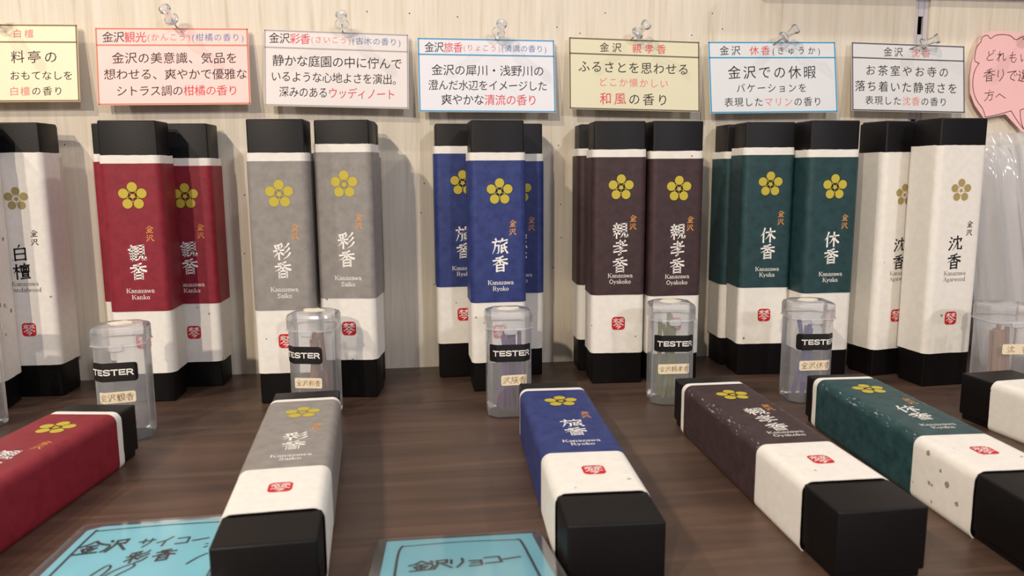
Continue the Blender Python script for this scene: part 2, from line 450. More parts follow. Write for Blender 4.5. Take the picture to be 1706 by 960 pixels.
def arc(cx, cy, rx, ry, a0, a1, n=10):
    return [(cx + rx * math.cos(math.radians(a0 + (a1 - a0) * i / n)), cy + ry * math.sin(math.radians(a0 + (a1 - a0) * i / n))) for i in range(n + 1)]


T_, t_, s_ = 10.5, 5.0, 4.5
SERIF = {   # a book face: (width, strokes of (points, thickness)); x-height 45, capitals 70
    'K': (74, [([(15, 0), (15, 70)], T_), ([(4, 2), (28, 2)], s_), ([(4, 68), (28, 68)], s_), ([(62, 68), (18, 30)], t_), ([(32, 42), (62, 2)], T_), ([(50, 68), (72, 68)], s_), ([(50, 2), (76, 2)], s_)]),
    'a': (47, [(arc(22, 30, 15, 15, 160, 0), 8), ([(37, 32), (37, 5)], T_), (arc(22, 13, 15, 12, 75, 340), 7), ([(36, 3), (47, 3)], s_)]),
    'n': (54, [([(12, 0), (12, 45)], T_), ([(2, 2), (22, 2)], s_), ([(2, 43), (12, 43)], s_), (arc(26, 28, 15, 16, 150, 0), 7), ([(41, 30), (41, 0)], T_), ([(31, 2), (52, 2)], s_)]),
    'z': (44, [([(5, 43), (38, 43)], t_), ([(37, 42), (7, 3)], 9), ([(5, 3), (40, 3)], t_), ([(5, 43), (5, 33)], s_), ([(40, 3), (40, 14)], s_)]),
    'w': (68, [([(7, 43), (21, 2)], T_), ([(21, 2), (34, 40)], t_), ([(34, 43), (48, 2)], T_), ([(48, 2), (61, 43)], t_), ([(0, 43), (16, 43)], s_), ([(53, 43), (68, 43)], s_)]),
    'R': (70, [([(15, 0), (15, 70)], T_), ([(4, 2), (28, 2)], s_), ([(4, 68), (40, 68)], s_), (arc(38, 52, 16, 16, 90, -90), 9), ([(15, 36), (38, 36)], t_), ([(38, 36), (58, 2)], T_), ([(54, 2), (70, 2)], s_)]),
    'y': (50, [([(9, 43), (26, 2)], T_), ([(42, 43), (24, -4), (16, -17), (6, -17)], t_), ([(0, 43), (18, 43)], s_), ([(33, 43), (50, 43)], s_)]),
    'o': (48, [(arc(24, 22, 17, 20, 0, 360, 16), 8.5)]),
    'k': (54, [([(13, 0), (13, 70)], T_), ([(3, 2), (24, 2)], s_), ([(3, 68), (13, 68)], s_), ([(44, 43), (16, 20)], t_), ([(24, 26), (46, 2)], T_), ([(35, 43), (52, 43)], s_), ([(37, 2), (55, 2)], s_)]),
    'O': (74, [(arc(37, 35, 29, 32, 0, 360, 18), 9.5)]),
    'S': (58, [([(50, 52), (42, 66), (28, 68), (14, 60), (14, 46), (30, 37), (46, 28), (48, 12), (34, 2), (18, 3), (8, 18)], 9), ([(50, 68), (50, 50)], s_), ([(8, 2), (8, 20)], s_)]),
    'i': (25, [([(12, 0), (12, 45)], T_), ([(2, 2), (22, 2)], s_), ([(2, 43), (12, 43)], s_), ([(8, 62), (16, 62)], 9)]),
    'A': (72, [([(8, 2), (35, 70)], t_), ([(35, 70), (63, 2)], T_), ([(18, 24), (52, 24)], t_), ([(0, 2), (20, 2)], s_), ([(50, 2), (74, 2)], s_)]),
    'g': (50, [(arc(21, 30, 13, 13, 0, 360, 14), 7.5), ([(11, 18), (10, 8), (30, 4), (42, -2)], 6), (arc(24, -9, 18, 9, 0, 360, 14), 6), ([(32, 41), (46, 43)], s_)]),
    'r': (40, [([(12, 0), (12, 45)], T_), ([(2, 2), (24, 2)], s_), ([(2, 43), (12, 43)], s_), ([(13, 28), (22, 41), (35, 40)], 7)]),
    'd': (54, [(arc(22, 22, 16, 20, 0, 360, 16), 8), ([(40, 0), (40, 70)], T_), ([(30, 68), (40, 68)], s_), ([(40, 2), (52, 2)], s_)]),
    'u': (54, [([(12, 45), (12, 14)], T_), (arc(26, 15, 14, 13, 180, 350), 7), ([(40, 0), (40, 45)], T_), ([(2, 43), (12, 43)], s_), ([(31, 43), (40, 43)], s_), ([(40, 2), (52, 2)], s_)]),
    'l': (25, [([(12, 0), (12, 70)], T_), ([(2, 2), (22, 2)], s_), ([(2, 68), (12, 68)], s_)]),
}


def latin(mb, word, cx, y0, em, m, mp):
    w = sum(SERIF[c][0] for c in word); x = -w / 2
    for c in word:
        for pts, th in SERIF[c][1]:
            ribbon(mb, [(cx + (x + px) * em / 100, y0 + py * em / 100) for px, py in pts], [th * em / 100 * 0.95] * len(pts), m, mp)
        x += SERIF[c][0]


def disc(mb, cx, cy, r, m, mp, n=16):
    mb.face([mp(cx + r * math.cos(2 * math.pi * k / n), cy + r * math.sin(2 * math.pi * k / n)) for k in range(n)], m)


def rrect2d(x0, x1, y0, y1, r, n=4):
    out = []
    for cx, cy, a in ((x1 - r, y0 + r, -90), (x1 - r, y1 - r, 0), (x0 + r, y1 - r, 90), (x0 + r, y0 + r, 180)):
        out += [(cx + r * math.cos(math.radians(a + 90 * k / n)), cy + r * math.sin(math.radians(a + 90 * k / n))) for k in range(n + 1)]
    return out


# ------------------------------------------------------------------ the setting
def build_setting():
    XS0, XS1 = 0.3612, 0.3722            # the gap in the boards that holds the slotted metal upright
    def board(name, x0, x1):
        b = MB(); b.box(x0, x1, 0.001, 0.013, -0.02, 0.62, 0, 0.0006)
        put(name, b.mesh(name, [WALL]), None, kind='structure')
    board('wall_back', -0.75, XS0)
    board('wall_back_panel', XS1, 1.0)
    b = MB()
    me_m = mat('lavender_grey_steel', lin(206, 200, 205), 0.45, 0.5)
    dark = mat('dark_slot', lin(6, 5, 5), 0.9, 0.02)
    # upright with a row of long slots: side rails, bridges between the slots, dark back
    b.box(XS0 + .0002, XS0 + .0034, 0.003, 0.0049, -0.02, 0.62, 0)
    b.box(XS1 - .0034, XS1 - .0002, 0.003, 0.0049, -0.02, 0.62, 0)
    z = 0.2425 - 0.0112 * 0
    zs = [0.2425 - 0.036 * k for k in range(-9, 7)]
    for i, z1 in enumerate(zs):
        lo = zs[i + 1] if i + 1 < len(zs) else -0.02
        b.box(XS0 + .0032, XS1 - .0032, 0.003, 0.0049, lo, z1 - 0.0125, 0)
    b.box(XS0 + .0002, XS1 - .0002, 0.0050, 0.013, -0.02, 0.62, 1)
    put('trim_1', b.mesh('trim_1', [me_m, dark]), None, kind='structure', label='grey slotted steel upright between the two wall boards')
    # pin holes left in the boards
    b = MB(); hole = mat('pin_hole', lin(40, 30, 24), 0.9, 0.1)
    for x, z in ((-0.1806, .2247), (-.0375, .2378), (-.0232, .2378), (0.0041, .2372), (0.0354, .2356), (.102, .2302), (.135, .2400), (.1177, .2265),
                 (.2103, .2412), (.218, .2310), (.196, .2265), (-.2141, .1534), (-.1063, .1205), (-.1085, .082), (0.0112, .1272), (0.0338, .0965),
                 (0.1032, .1523), (0.1048, .112), (.105, .0888), (.0995, .068), (-.1015, .099), (.0165, .058), (0.0085, .1075)):
        disc(b, x, z, 0.00042, 0, lambda u, v: (u, 0.00085, v), 8)
    put('wall_pin_holes', b.mesh('wall_pin_holes', [hole], smooth=False), None, kind='structure')
    # dark table top the goods stand on
    b = MB(); b.box(-0.75, 1.0, -0.62, 0.0009, -0.022, 0.0, 0, 0.0008)
    put('display_shelf', b.mesh('display_shelf', [WOOD]), None, label='dark brown wood-grain shelf top that all the incense boxes stand and lie on', category='shelf')
    # shelf mounted above the frame on the right, it shades the top of the boards
    b = MB(); b.box(0.235, 1.0, -0.016, 0.0009, 0.2585, 0.272, 0, 0.0008)
    put('wall_shelf', b.mesh('wall_shelf', [mat('pale_shelf', lin(186, 180, 184), 0.5, 0.4)]), None, label='pale upper shelf fixed to the wall boards above the price cards', category='shelf')


build_setting()

# ------------------------------------------------------------------ incense boxes
BW, BD, BH, LIP = 0.03185, 0.0223, 0.165, 0.0030
SL = 0.1277                      # sleeve length
OFF = 0.0010
YF = -BD / 2 - OFF               # sleeve front
S0, S1 = 0.0186, 0.0186 + SL     # sleeve bottom and top where it sits in the middle


def ring(x0, x1, y0, y1, r, z, n=6, flat=8, jag=0.0, rg=None):
    pts = []
    base = rrect2d(x0, x1, y0, y1, r, n)
    L = len(base)
    for i in range(L):
        a, c = base[i], base[(i + 1) % L]
        d = math.hypot(c[0] - a[0], c[1] - a[1])
        k = flat if d > 0.004 else 1
        for j in range(k):
            pts.append((a[0] + (c[0] - a[0]) * j / k, a[1] + (c[1] - a[1]) * j / k))
    out = []
    w = 0.0
    for p in pts:
        if jag and rg: w = 0.6 * w + rg.uniform(-jag, jag)
        out.append((p[0], p[1], z + w))
    return out


def wrap_mesh(mb, off, r, z0, z1, m, jag=0.0, seed=1, thick=0.0003):
    rg = random.Random(seed)
    x = BW / 2 + off; y0 = -BD / 2 - off; y1 = BD / 2 + LIP + off
    e0 = ring(-x, x, y0, y1, r, z0, jag=jag, rg=rg); e1 = ring(-x, x, y0, y1, r, z1, jag=jag, rg=rg)
    def inner(rg_): 
        return [(p[0] * (1 - thick / x), p[1] + (thick if p[1] < 0 else -thick) * min(1, abs(p[1]) / (BD / 2)), p[2]) for p in rg_]
    mb.loft([inner(e0), e0, e1, inner(e1)], m)


def crest(mb, cx, cy, dia, mg, mo, mp1, mp2):
    R = dia * 0.325; rp = dia * 0.172
    if mo is not None:
        for k in range(5):
            a = math.radians(90 + 72 * k); disc(mb, cx + R * math.cos(a), cy + R * math.sin(a), rp * 1.08, mo, mp1, 18)
        disc(mb, cx, cy, dia * 0.17, mo, mp1, 18)
    for k in range(5):
        a = math.radians(90 + 72 * k)
        disc(mb, cx + R * math.cos(a), cy + R * math.sin(a), rp, mg, mp2, 20)
        b = a + math.radians(36)
        disc(mb, cx + dia * .185 * math.cos(b), cy + dia * .185 * math.sin(b), dia * 0.026, mg, mp2, 8)
        ribbon(mb, [(cx + dia * .08 * math.cos(b), cy + dia * .08 * math.sin(b)), (cx + dia * .17 * math.cos(b), cy + dia * .17 * math.sin(b))], [dia * .014] * 2, mg, mp2)
    disc(mb, cx, cy, dia * 0.078, mg, mp2, 14)


def front(y): return lambda u, v: (u, y, v)


def seal(mb, cx, cy, size, mr, mw, y):
    mb.face([front(y)(a, b) for a, b in rrect2d(cx - size / 2, cx + size / 2, cy - size / 2, cy + size / 2, size * .24)], mr)
    brush(mb, 'seal', cx, cy, size * 0.84, mw, front(y - .00003), w=0.085, pen=True)


SCENTS = {'red': ('観香', 'Kanko'), 'grey': ('彩香', 'Saiko'), 'blue': ('旅香', 'Ryoko'), 'brown': ('親孝香', 'Oyakoko'), 'teal': ('休香', 'Kyuka'),
          'agar': ('沈香', 'Agarwood'), 'sandal': ('白檀', 'Sandalwood')}
_mesh = {}


def box_meshes(kind, worn=False):
    """lid, tray, sleeve and colour band meshes of one kind of box, shared by its copies"""
    if 'lid' not in _mesh:
        b = MB(); b.box(-BW / 2, BW / 2, -BD / 2, BD / 2, 0, BH, 0, 0.0009, 3); _mesh['lid'] = b.mesh('box_lid', [BLACK])
        b = MB(); i = 0.0011; b.box(-BW / 2 + i, BW / 2 - i, BD / 2 - .004, BD / 2 + LIP, i, BH - i, 0, 0.0007, 2); _mesh['tray'] = b.mesh('box_tray', [BLACK])
    kk = (kind, worn)
    if kk in _mesh: return _mesh[kk]
    name, lat = SCENTS[kind]
    sl = MB(); wrap_mesh(sl, OFF, 0.0040, S0, S1, 0, 0.00012, hash(kind) % 97 if False else len(lat))
    band = None
    if kind in ('agar', 'sandal'):
        y = YF - .00006
        crest(sl, 0.0002, S1 - .027, 0.0142, 1, None, front(y), front(y))
        brush(sl, '金', 0.0082, S1 - .0475, .0042, 2, front(y), .12); brush(sl, '沢', 0.0082, S1 - .0526, .0042, 2, front(y), .12)
        for i, ch in enumerate(name): brush(sl, ch, -0.0008, S1 - .0588 - .0112 * i, .0094, 2, front(y), .115, shear=.06)
        latin(sl, 'Kanazawa', 0.0004, S1 - .0787, .0036, 3, front(y)); latin(sl, lat, 0.0004, S1 - .0824, .0036, 3, front(y))
        seal(sl, 0.0, S1 - .1055, .0082, 4, 5, y)
        sleeve = sl.mesh('paper_sleeve', [PAPER, PALEGOLD, INK, GREYINK, SEALRED, WHITEINK])
    else:
        seal(sl, 0.0004, S1 - .1085, .0084, 1, 2, YF - .00006)
        sleeve = sl.mesh('paper_sleeve', [PAPER, SEALRED, WHITEINK])
        bd = MB(); wrap_mesh(bd, OFF + .00025, 0.0042, S1 - .0902, S1 - .0047, 0, 0.00004, 3, .0002)
        y = YF - .00031
        crest(bd, 0.0008, S1 - .0232, 0.0162, 1, 2, front(y), front(y - .00003))
        brush(bd, '金', 0.0086, S1 - .0423, .0043, 4, front(y), .11); brush(bd, '沢', 0.0086, S1 - .0473, .0043, 4, front(y), .11)
        top = .0497 if len(name) == 3 else .0558
        for i, ch in enumerate(name): brush(bd, ch, 0.0008, S1 - top - .0107 * i, .0096, 3, front(y), .105 if len(name) == 3 else .115, shear=.06)
        latin(bd, 'Kanazawa', 0.0010, S1 - .0792, .0037, 3, front(y)); latin(bd, lat, 0.0010, S1 - .0830, .0037, 3, front(y))
        bm_ = BANDS[kind + '_worn'] if worn else BANDS[kind]
        band = bd.mesh('colour_band', [bm_, GOLD, OUTLINE[kind], WHITEINK, ORANGE])
    _mesh[kk] = (_mesh['lid'], _mesh['tray'], sleeve, band)
    return _mesh[kk]


def incense_box(kind, label, loc, yaw, slide=0.0, lying=False, group=None, worn=False):
    lid, tray, sleeve, band = box_meshes(kind, worn)
    if lying:
        c, s = math.cos(yaw), math.sin(yaw)
        e = thing('incense_box', label, 'incense box', (loc[0] + s * BH / 2, loc[1] - c * BH / 2, LIP + BD / 2), (-math.pi / 2, 0, yaw), group)
    else:
        e = thing('incense_box', label, 'incense box', (loc[0], loc[1], 0), (0, 0, yaw), group)
    put('box_lid', lid, e, label='black card lid'); put('box_tray', tray, e)
    put('paper_sleeve', sleeve, e, (0, 0, slide), label='white paper sleeve')
    if band: put('colour_band', band, e, (0, 0, slide), label={'red': 'crimson', 'grey': 'grey', 'blue': 'indigo blue', 'brown': 'dark brown', 'teal': 'dark teal'}[kind] + ' printed paper band')
    return e


SG = 'incense boxes standing against the wall'
LG = 'incense boxes lying in front'
STAND = [
    ('sandal', -.2502, -.0525, .0647, -.0017, 'white sandalwood box cut by the left picture edge, in front of its twin'),
    ('sandal', -.2282, -.0242, -.0518, .0014, 'white incense box with black sandalwood print, standing behind its twin'),
    ('red', -.1714, -.0156, 0, .0006, 'crimson box mostly hidden behind the front crimson box, only its edge showing'),
    ('red', -.1358, -.0162, -.049, -.0021, 'crimson standing box half covered by the front one, close to the wall'),
    ('red', -.1566, -.0465, -.0234, -.0008, 'crimson box standing upright in front of two other crimson boxes'),
    ('grey', -.0725, -.0612, -.0541, 0, 'grey standing box beside the crimson boxes, tester jar before its corner'),
    ('grey', -.0354, -.0551, -.1561, .0050, 'grey standing box with its sleeve pushed up highest, beside the other grey one'),
    ('grey', -.0340, -.0225, 0, .0026, 'grey box hidden behind the two front grey boxes, showing a thin edge'),
    ('blue', .0340, -.0190, 0, .0047, 'blue box at the wall, partly covered by the front blue box, stamp half showing'),
    ('blue', .0703, -.0210, 0, -.0003, 'blue box at the wall beside bare board, mostly hidden by the nearest blue box'),
    ('blue', .0533, -.0545, .0186, -.0001, 'blue box standing upright in front of two other blue boxes'),
    ('brown', .1288, -.0156, -.0515, .0031, 'dark brown box squeezed against the wall behind the front brown box'),
    ('brown', .1303, -.0494, -.0626, .0016, 'dark brown upright box with its red stamp fully visible'),
    ('brown', .1658, -.0519, -.0069, .0005, 'dark brown upright box behind the tester jar of green sticks'),
    ('teal', .2291, -.0150, -.0346, .0008, 'dark teal box at the wall behind the other two teal boxes'),
    ('teal', .2305, -.0432, -.0751, .0027, 'dark teal upright box with its red stamp fully visible'),
    ('teal', .2640, -.0604, -.0147, .0009, 'dark teal upright box behind the tester jar of violet sticks'),
    ('agar', .3130, -.0564, .1647, -.0008, 'white agarwood box turned sideways, partly behind the other white one'),
    ('agar', .3307, -.0859, .0589, .0026, 'white agarwood box standing fully in view beside the plastic bags'),
]
for k, x, y, a, sl, lab in STAND: incense_box(k, lab, (x, y), a, sl, group=SG)
LIE = [
    ('red', -.1624, -.2266, -.168, .0039, False, 'crimson box lying on its back, cut by the left picture edge'),
    ('grey', -.0494, -.2204, .0446, .0026, False, 'grey box lying on the shelf in front of the grey pair'),
    ('blue', .0670, -.2227, -.0493, .0042, False, 'blue box lying on the shelf with its end towards the viewer'),
    ('brown', .1535, -.2253, -.0158, .0042, True, 'dark brown lying box with scuffed ridge'),
    ('teal', .2227, -.2307, -.0547, .0090, True, 'dark teal lying box with white wear along its ridge'),
    ('agar', .3182, -.2372, .0755, -.0024, False, 'white agarwood box lying down, cut by the right picture edge'),
]
for k, x, y, a, sl, wr, lab in LIE: incense_box(k, lab, (x, y), a, sl, True, LG, wr)

# ------------------------------------------------------------------ tester jars
JW = 0.0244; JH = JW / 2; JC = 0.0046
PLASTIC = milky('cloudy_plastic', 0.75, (0.97, 0.98, 1.0, 1), 0.14, 0.9, (.97, .98, 1, 1))
LIDPL = milky('cloudy_plastic_lid', 0.68, (0.97, 0.98, 1.0, 1), 0.12, 1.0, (.97, .98, 1, 1))
TAPE = mat('black_label', lin(24, 22, 22), 0.32, 0.5)
STICKER = mat('cream_label', lin(232, 216, 186), 0.6, 0.3)
SCRAP = mat('paper_scrap', lin(226, 218, 198), 0.7, 0.2)
PENCIL = mat('brown_pen', lin(110, 82, 62), 0.6, 0.3)


def octo(h, c, z, rr=0.0012):
    """square plan with cut corners, each corner a little rounded"""
    base = [(-h + c, -h), (h - c, -h), (h, -h + c), (h, h - c), (h - c, h), (-h + c, h), (-h, h - c), (-h, -h + c)]
    out = []; n = 8
    for i in range(n):
        p, a, b = base[i], base[i - 1], base[(i + 1) % n]
        for q, w in ((a, 1), (None, 0), (b, 1)):
            if q is None:
                m = ((a[0] + b[0]) / 2, (a[1] + b[1]) / 2); d = math.hypot(m[0] - p[0], m[1] - p[1])
                out.append((p[0] + (m[0] - p[0]) / d * rr * .2, p[1] + (m[1] - p[1]) / d * rr * .2, z))
            else:
                d = math.hypot(q[0] - p[0], q[1] - p[1]); out.append((p[0] + (q[0] - p[0]) / d * rr, p[1] + (q[1] - p[1]) / d * rr, z))
    return out


def perim(s, z, o):
    """a point on the jar wall at the distance s round from the middle of its front, o out from the wall"""
    fl = JH - JC; ch = JC * math.sqrt(2); sg = 1 if s >= 0 else -1; a = abs(s)
    if a <= fl: x, y = a, -JH - o
    elif a <= fl + ch:
        t = (a - fl) / math.sqrt(2); x, y = fl + t + o * .7, -JH + t - o * .7
    else: x, y = JH + o, -JH + JC + (a - fl - ch)
    return (sg * x, y, z)


def label_strip(mb, s0, s1, z0, z1, m, o, r=0.0, tilt=0.0):
    fl = JH - JC; ch = JC * math.sqrt(2)
    br = sorted(set([s0, s1] + [s0 + (s1 - s0) * i / 12 for i in range(13)] + [x for x in (-fl - ch, -fl, fl, fl + ch) if s0 < x < s1]
                    + ([s0 + r * .3, s0 + r, s1 - r, s1 - r * .3] if r else [])))
    def inset(s):
        if not r: return 0
        d = min(s - s0, s1 - s)
        return 0 if d >= r else r - math.sqrt(max(0, r * r - (r - d) ** 2))
    lo = [perim(s, z0 + inset(s) + tilt * s, o) for s in br]; hi = [perim(s, z1 - inset(s) + tilt * s, o) for s in br]
    n = len(br); mb.geom(lo + hi, [(i, i + 1, n + i + 1, n + i) for i in range(n - 1)], m)


_jm = {}
WIDE = {'T': [[(0, .9), (1, .9)], [(.5, .9), (.5, 0)]], 'E': [[(.1, .1), (.1, .9)], [(.1, .9), (1, .9)], [(.1, .5), (.92, .5)], [(.1, .1), (1, .1)]],
        'R': [[(.1, 0), (.1, .9)], [(.1, .9), (.5, .9), (.8, .88), (.92, .78), (.92, .6), (.8, .5), (.5, .46), (.1, .46)], [(.6, .46), (1, 0)]],
        'S': [[(.94, .74), (.88, .86), (.7, .91), (.3, .91), (.1, .84), (.07, .68), (.16, .57), (.5, .5), (.84, .43), (.94, .3), (.9, .15), (.7, .08), (.3, .08), (.1, .14), (.05, .28)]]}


def jar(label, loc, yaw, tester, name, tag, nstick, colmat, seed, sticker=True, hgt=0.040, lean=1.0):
    e = thing('tester_jar', label, 'jar', (loc[0], loc[1], 0), (0, 0, yaw), 'tester jars of incense sticks')
    if not _jm:
        b = MB()
        b.loft([octo(JH - .0014, JC, 0.0), octo(JH - .0003, JC, .0009), octo(JH, JC, .003), octo(JH, JC, .0512)], 0, True, True, False)
        _jm['body'] = b.mesh('jar_body', [PLASTIC], 18)
        b = MB(); o = JH + .0006
        b.loft([octo(o + .0003, JC, .0496), octo(o + .0005, JC, .0501), octo(o, JC, .0507), octo(o, JC, .0572), octo(o - .0006, JC, .0586), octo(o - .0019, JC, .0593), octo(o - .004, JC, .0595)], 0, True, False, True)
        _jm['lid'] = b.mesh('jar_lid', [LIDPL], 18)
        b = MB(); y = -JH - .0008
        rim = rrect2d(-.0034, .0034, .0474, .0508, .0014, 5)
        b.loft([[(p[0], y + .0006, p[1]) for p in rim], [(p[0], y - .0007, p[1]) for p in rim], [(p[0] * .88, y - .0011, .0491 + (p[1] - .0491) * .8) for p in rim]], 0, True, False, True)
        _jm['latch'] = b.mesh('latch', [milky('latch_plastic', .25, (1, 1, 1, 1), .12, .9)])
    put('jar_body', _jm['body'], e); lid = put('jar_lid', _jm['lid'], e); put('latch', _jm['latch'], lid)
    if tester:
        s0, s1, tx, ty = tester
        b = MB(); zc = .0370
        label_strip(b, s0, s1, zc - .0048, zc + .0048, 0, .00015, .0016 if s0 > -JH or s1 < JH else .0008)
        for k, ch in enumerate('TESTER'):
            for st in WIDE[ch]:
                for a, c in zip(st[:-1], st[1:]):
                    seg = [(a[0] + (c[0] - a[0]) * q / 6, a[1] + (c[1] - a[1]) * q / 6) for q in range(7)] if len(st) < 6 else None
                    if seg: ribbon(b, [(tx + .00355 * k + px * .0030, zc - .0015 + pz * .0030) for px, pz in seg], [.00062] * 7, 1, lambda u, v: perim(u, v, .00032))
                if len(st) >= 6:
                    ribbon(b, [(tx + .00355 * k + px * .0030, zc - .0015 + pz * .0030) for px, pz in st], [.00062] * len(st), 1, lambda u, v: perim(u, v, .00032))
        put('tester_label', b.mesh('tester_label', [TAPE, WHITEINK]), e, label='black label reading TESTER')
    if name:
        n0, n1, nz, tl = name
        b = MB(); label_strip(b, n0, n1, nz - .0029, nz + .0029, 0, .00018, .0009, tl)
        jr = random.Random(seed)
        pitch = (n1 - n0 - .0014) / len(tag)
        for i, ch in enumerate(tag):
            cx = n0 + .0007 + pitch * (i + .5)
            brush(b, ch, cx, nz + tl * cx, min(.0042, pitch * .96), 1, lambda u, v: perim(u, v, .00022), .075, True, .1, jr)
        put('name_label', b.mesh('name_label', [STICKER, PENCIL]), e, label='small cream label with handwriting')
    if sticker:
        b = MB(); rg = random.Random(seed)
        pts = [(math.cos(a) * .0060 * rg.uniform(.8, 1.1), math.sin(a) * .0045 * rg.uniform(.75, 1.1) + .0008) for a in [2 * math.pi * k / 14 for k in range(14)]]
        b.loft([[(x, y, .05955) for x, y in pts], [(x, y, .0598 + rg.uniform(0, .0004)) for x, y in pts]], 0, True, False, True)
        put('lid_sticker', b.mesh('lid_sticker', [SCRAP]), lid, label='torn cream paper on the lid top')
    return e


def sticks(jar_obj, loc, yaw, colmat, colour, n, seed, length, word):
    rg = random.Random(seed); c, s = math.cos(yaw), math.sin(yaw)
    for i in range(n):
        b = MB(); L = length * rg.uniform(.85, 1.0)
        b.box(-.00105, .00105, -.00105, .00105, 0, L, 0, .0003, 1)
        x0, y0 = -.0066 + .0132 * (i + .5) / n + rg.uniform(-.0006, .0006), (-.0035 if i % 2 else .0030)
        x1 = max(-.0070, min(.0070, x0 * rg.uniform(-.8, 1.0) + rg.uniform(-.002, .002))); y1 = y0 + rg.uniform(-.001, .001)
        d = Vector((x1 - x0, y1 - y0, L)).normalized()
        q = d.to_track_quat('Z', 'Y')
        o = put('incense_stick', b.mesh('incense_stick', [colmat]), None, (loc[0] + c * x0 - s * y0, loc[1] + s * x0 + c * y0, .0025), (Euler((0, 0, yaw)).to_matrix() @ q.to_matrix()).to_euler(),
                label=f'{colour} incense stick inside the {word}', category='incense stick', group=f'{colour} sticks in the {word}')


ST = {k: mat(k + '_incense', lin(*v), 0.8, 0.2) for k, v in dict(tan=(178, 140, 96), dark=(96, 74, 66), brown=(138, 90, 66), purple=(96, 56, 120), green=(104, 112, 44), violet=(78, 70, 140), reddish=(156, 116, 92)).items()}
JARS = [
    ('cloudy jar at the left picture edge, holding tan sticks', (-.2335, -.0925), -.1, None, None, '', 5, 'tan', False, 'jar at the left picture edge', .036),
    ('cloudy tester jar in front of the crimson boxes, few dark bits inside', (-.1475, -.1175), .12, (-.0144, .0092, -.0140, 0), (-.0108, .0072, .0240, .02), '金沢観香', 2, 'dark', True, 'jar by the crimson boxes', .016),
    ('cloudy tester jar in front of the grey pair, brown sticks inside', (-.0535, -.0965), -.22, (-.0142, .0080, -.0142, 0), (-.0080, .0074, .0215, 0), '金沢彩香', 7, 'brown', True, 'jar by the grey boxes', .046),
    ('cloudy tester jar in front of the blue boxes, purple sticks inside', (.0535, -.1085), -.02, (-.0124, .0126, -.0096, 0), (-.0052, .0095, .0218, .02), '沢旅香', 8, 'purple', True, 'jar by the blue boxes', .046),
    ('cloudy tester jar by the brown boxes, green sticks inside', (.1505, -.1005), -.13, (-.0122, .0126, -.0097, 0), (-.0092, .0096, .0222, .02), '金沢親孝香', 7, 'green', True, 'jar by the brown boxes', .050),
    ('cloudy tester jar by the teal boxes, violet sticks inside', (.2312, -.1090), -.10, (-.0112, .0132, -.0077, 0), (-.0086, .0106, .0232, .015), '金沢休香', 5, 'violet', True, 'jar by the teal boxes', .048),
    ('cloudy jar by the white agarwood boxes, reddish tan sticks inside', (.3350, -.1360), -.12, None, (-.0070, .0110, .0352, 0), '沈香', 9, 'reddish', False, 'jar by the agarwood boxes', .045),
]
for i, (lab, loc, yaw, ts, nm, tg, n, cm, stk, word, L) in enumerate(JARS):
    j = jar(lab, loc, yaw, ts, nm, tg, n, cm, 20 + i, stk)
    sticks(j, loc, yaw, ST[cm], {'tan': 'tan', 'dark': 'dark', 'brown': 'brown', 'purple': 'purple', 'green': 'green', 'violet': 'violet', 'reddish': 'reddish tan'}[cm], n, 40 + i, L, word)

# ------------------------------------------------------------------ cards on the wall
CSHIFT = 0.9943
K, R_, P_, B_ = 2, 3, 4, 5       # black, red, pale red, blue ink


def wall_card(label, cx, cz, w, h, ang, paper, border, lines, head=0.225, tilt=0.15, bw=0.0009, headcol=None):
    mats = [mat('card_paper', paper, 0.45, 0.4), mat('card_rule', border, 0.5, 0.3), INK, REDINK, PALERED, BLUEINK]
    w *= CSHIFT; h *= CSHIFT; cx *= CSHIFT; cz = CAM_H + (cz - CAM_H) * CSHIFT
    b = MB(); T = .0005
    b.box(-w / 2, w / 2, -T / 2, T / 2, -h / 2, h / 2, 0)
    y = -T / 2 - .00005
    q = lambda x0, x1, z0, z1: b.face([(x0, y, z0), (x1, y, z0), (x1, y, z1), (x0, y, z1)], 1)
    X, Z = w / 2, h / 2; i = .0002
    q(-X + i, X - i, Z - bw - i, Z - i); q(-X + i, X - i, -Z + i, -Z + i + bw); q(-X + i, -X + i + bw, -Z + i, Z - i); q(X - i - bw, X - i, -Z + i, Z - i)
    zh = Z - head * h; q(-X + i, X - i, zh - bw / 2, zh + bw / 2)
    for runs, u0, u1, v, s in lines:
        run(b, runs, (u0 - .5) * w, (u1 - .5) * w, (0.5 - v) * h, s * w, lambda a, c: (a, y - .00003, c))
    return put('scent_card', b.mesh('scent_card', mats, smooth=False), None, (cx, -.0075, cz), (-tilt, -math.radians(ang), 0), label=label, category='card', group='scent cards pinned along the wall')


wall_card('cream card with a brown rule at the left picture edge, red and black lettering', -.2411, .2022, .0834, .0476, .65, lin(240, 222, 188), lin(122, 102, 70), [
    ([('白檀', P_, 1)], .545, .705, .12, .066), ([('料亭の', K, 1)], .525, .865, .42, .098), ([('おもてなしを', K, 1)], .52, .96, .66, .074), ([('白檀', P_, 1), ('の香り', K, 1)], .51, .89, .86, .070)], .23)
wall_card('pink card with an orange-brown rule above the crimson boxes', -.1434, .2013, .0917, .0482, .73, lin(238, 198, 192), lin(204, 124, 92), [
    ([('金沢', K, 1), ('観光', R_, 1), ('(かんこう)', P_, .7), ('(柑橘の香り)', B_, .72)], .045, .975, .12, .078),
    ([('金沢の美意識、気品を', K, 1)], .10, .925, .39, .082), ([('想わせる、爽やかで優雅な', K, 1)], .045, .985, .60, .080), ([('シトラス調の', K, 1), ('柑橘の香り', R_, 1)], .12, .92, .815, .076)])
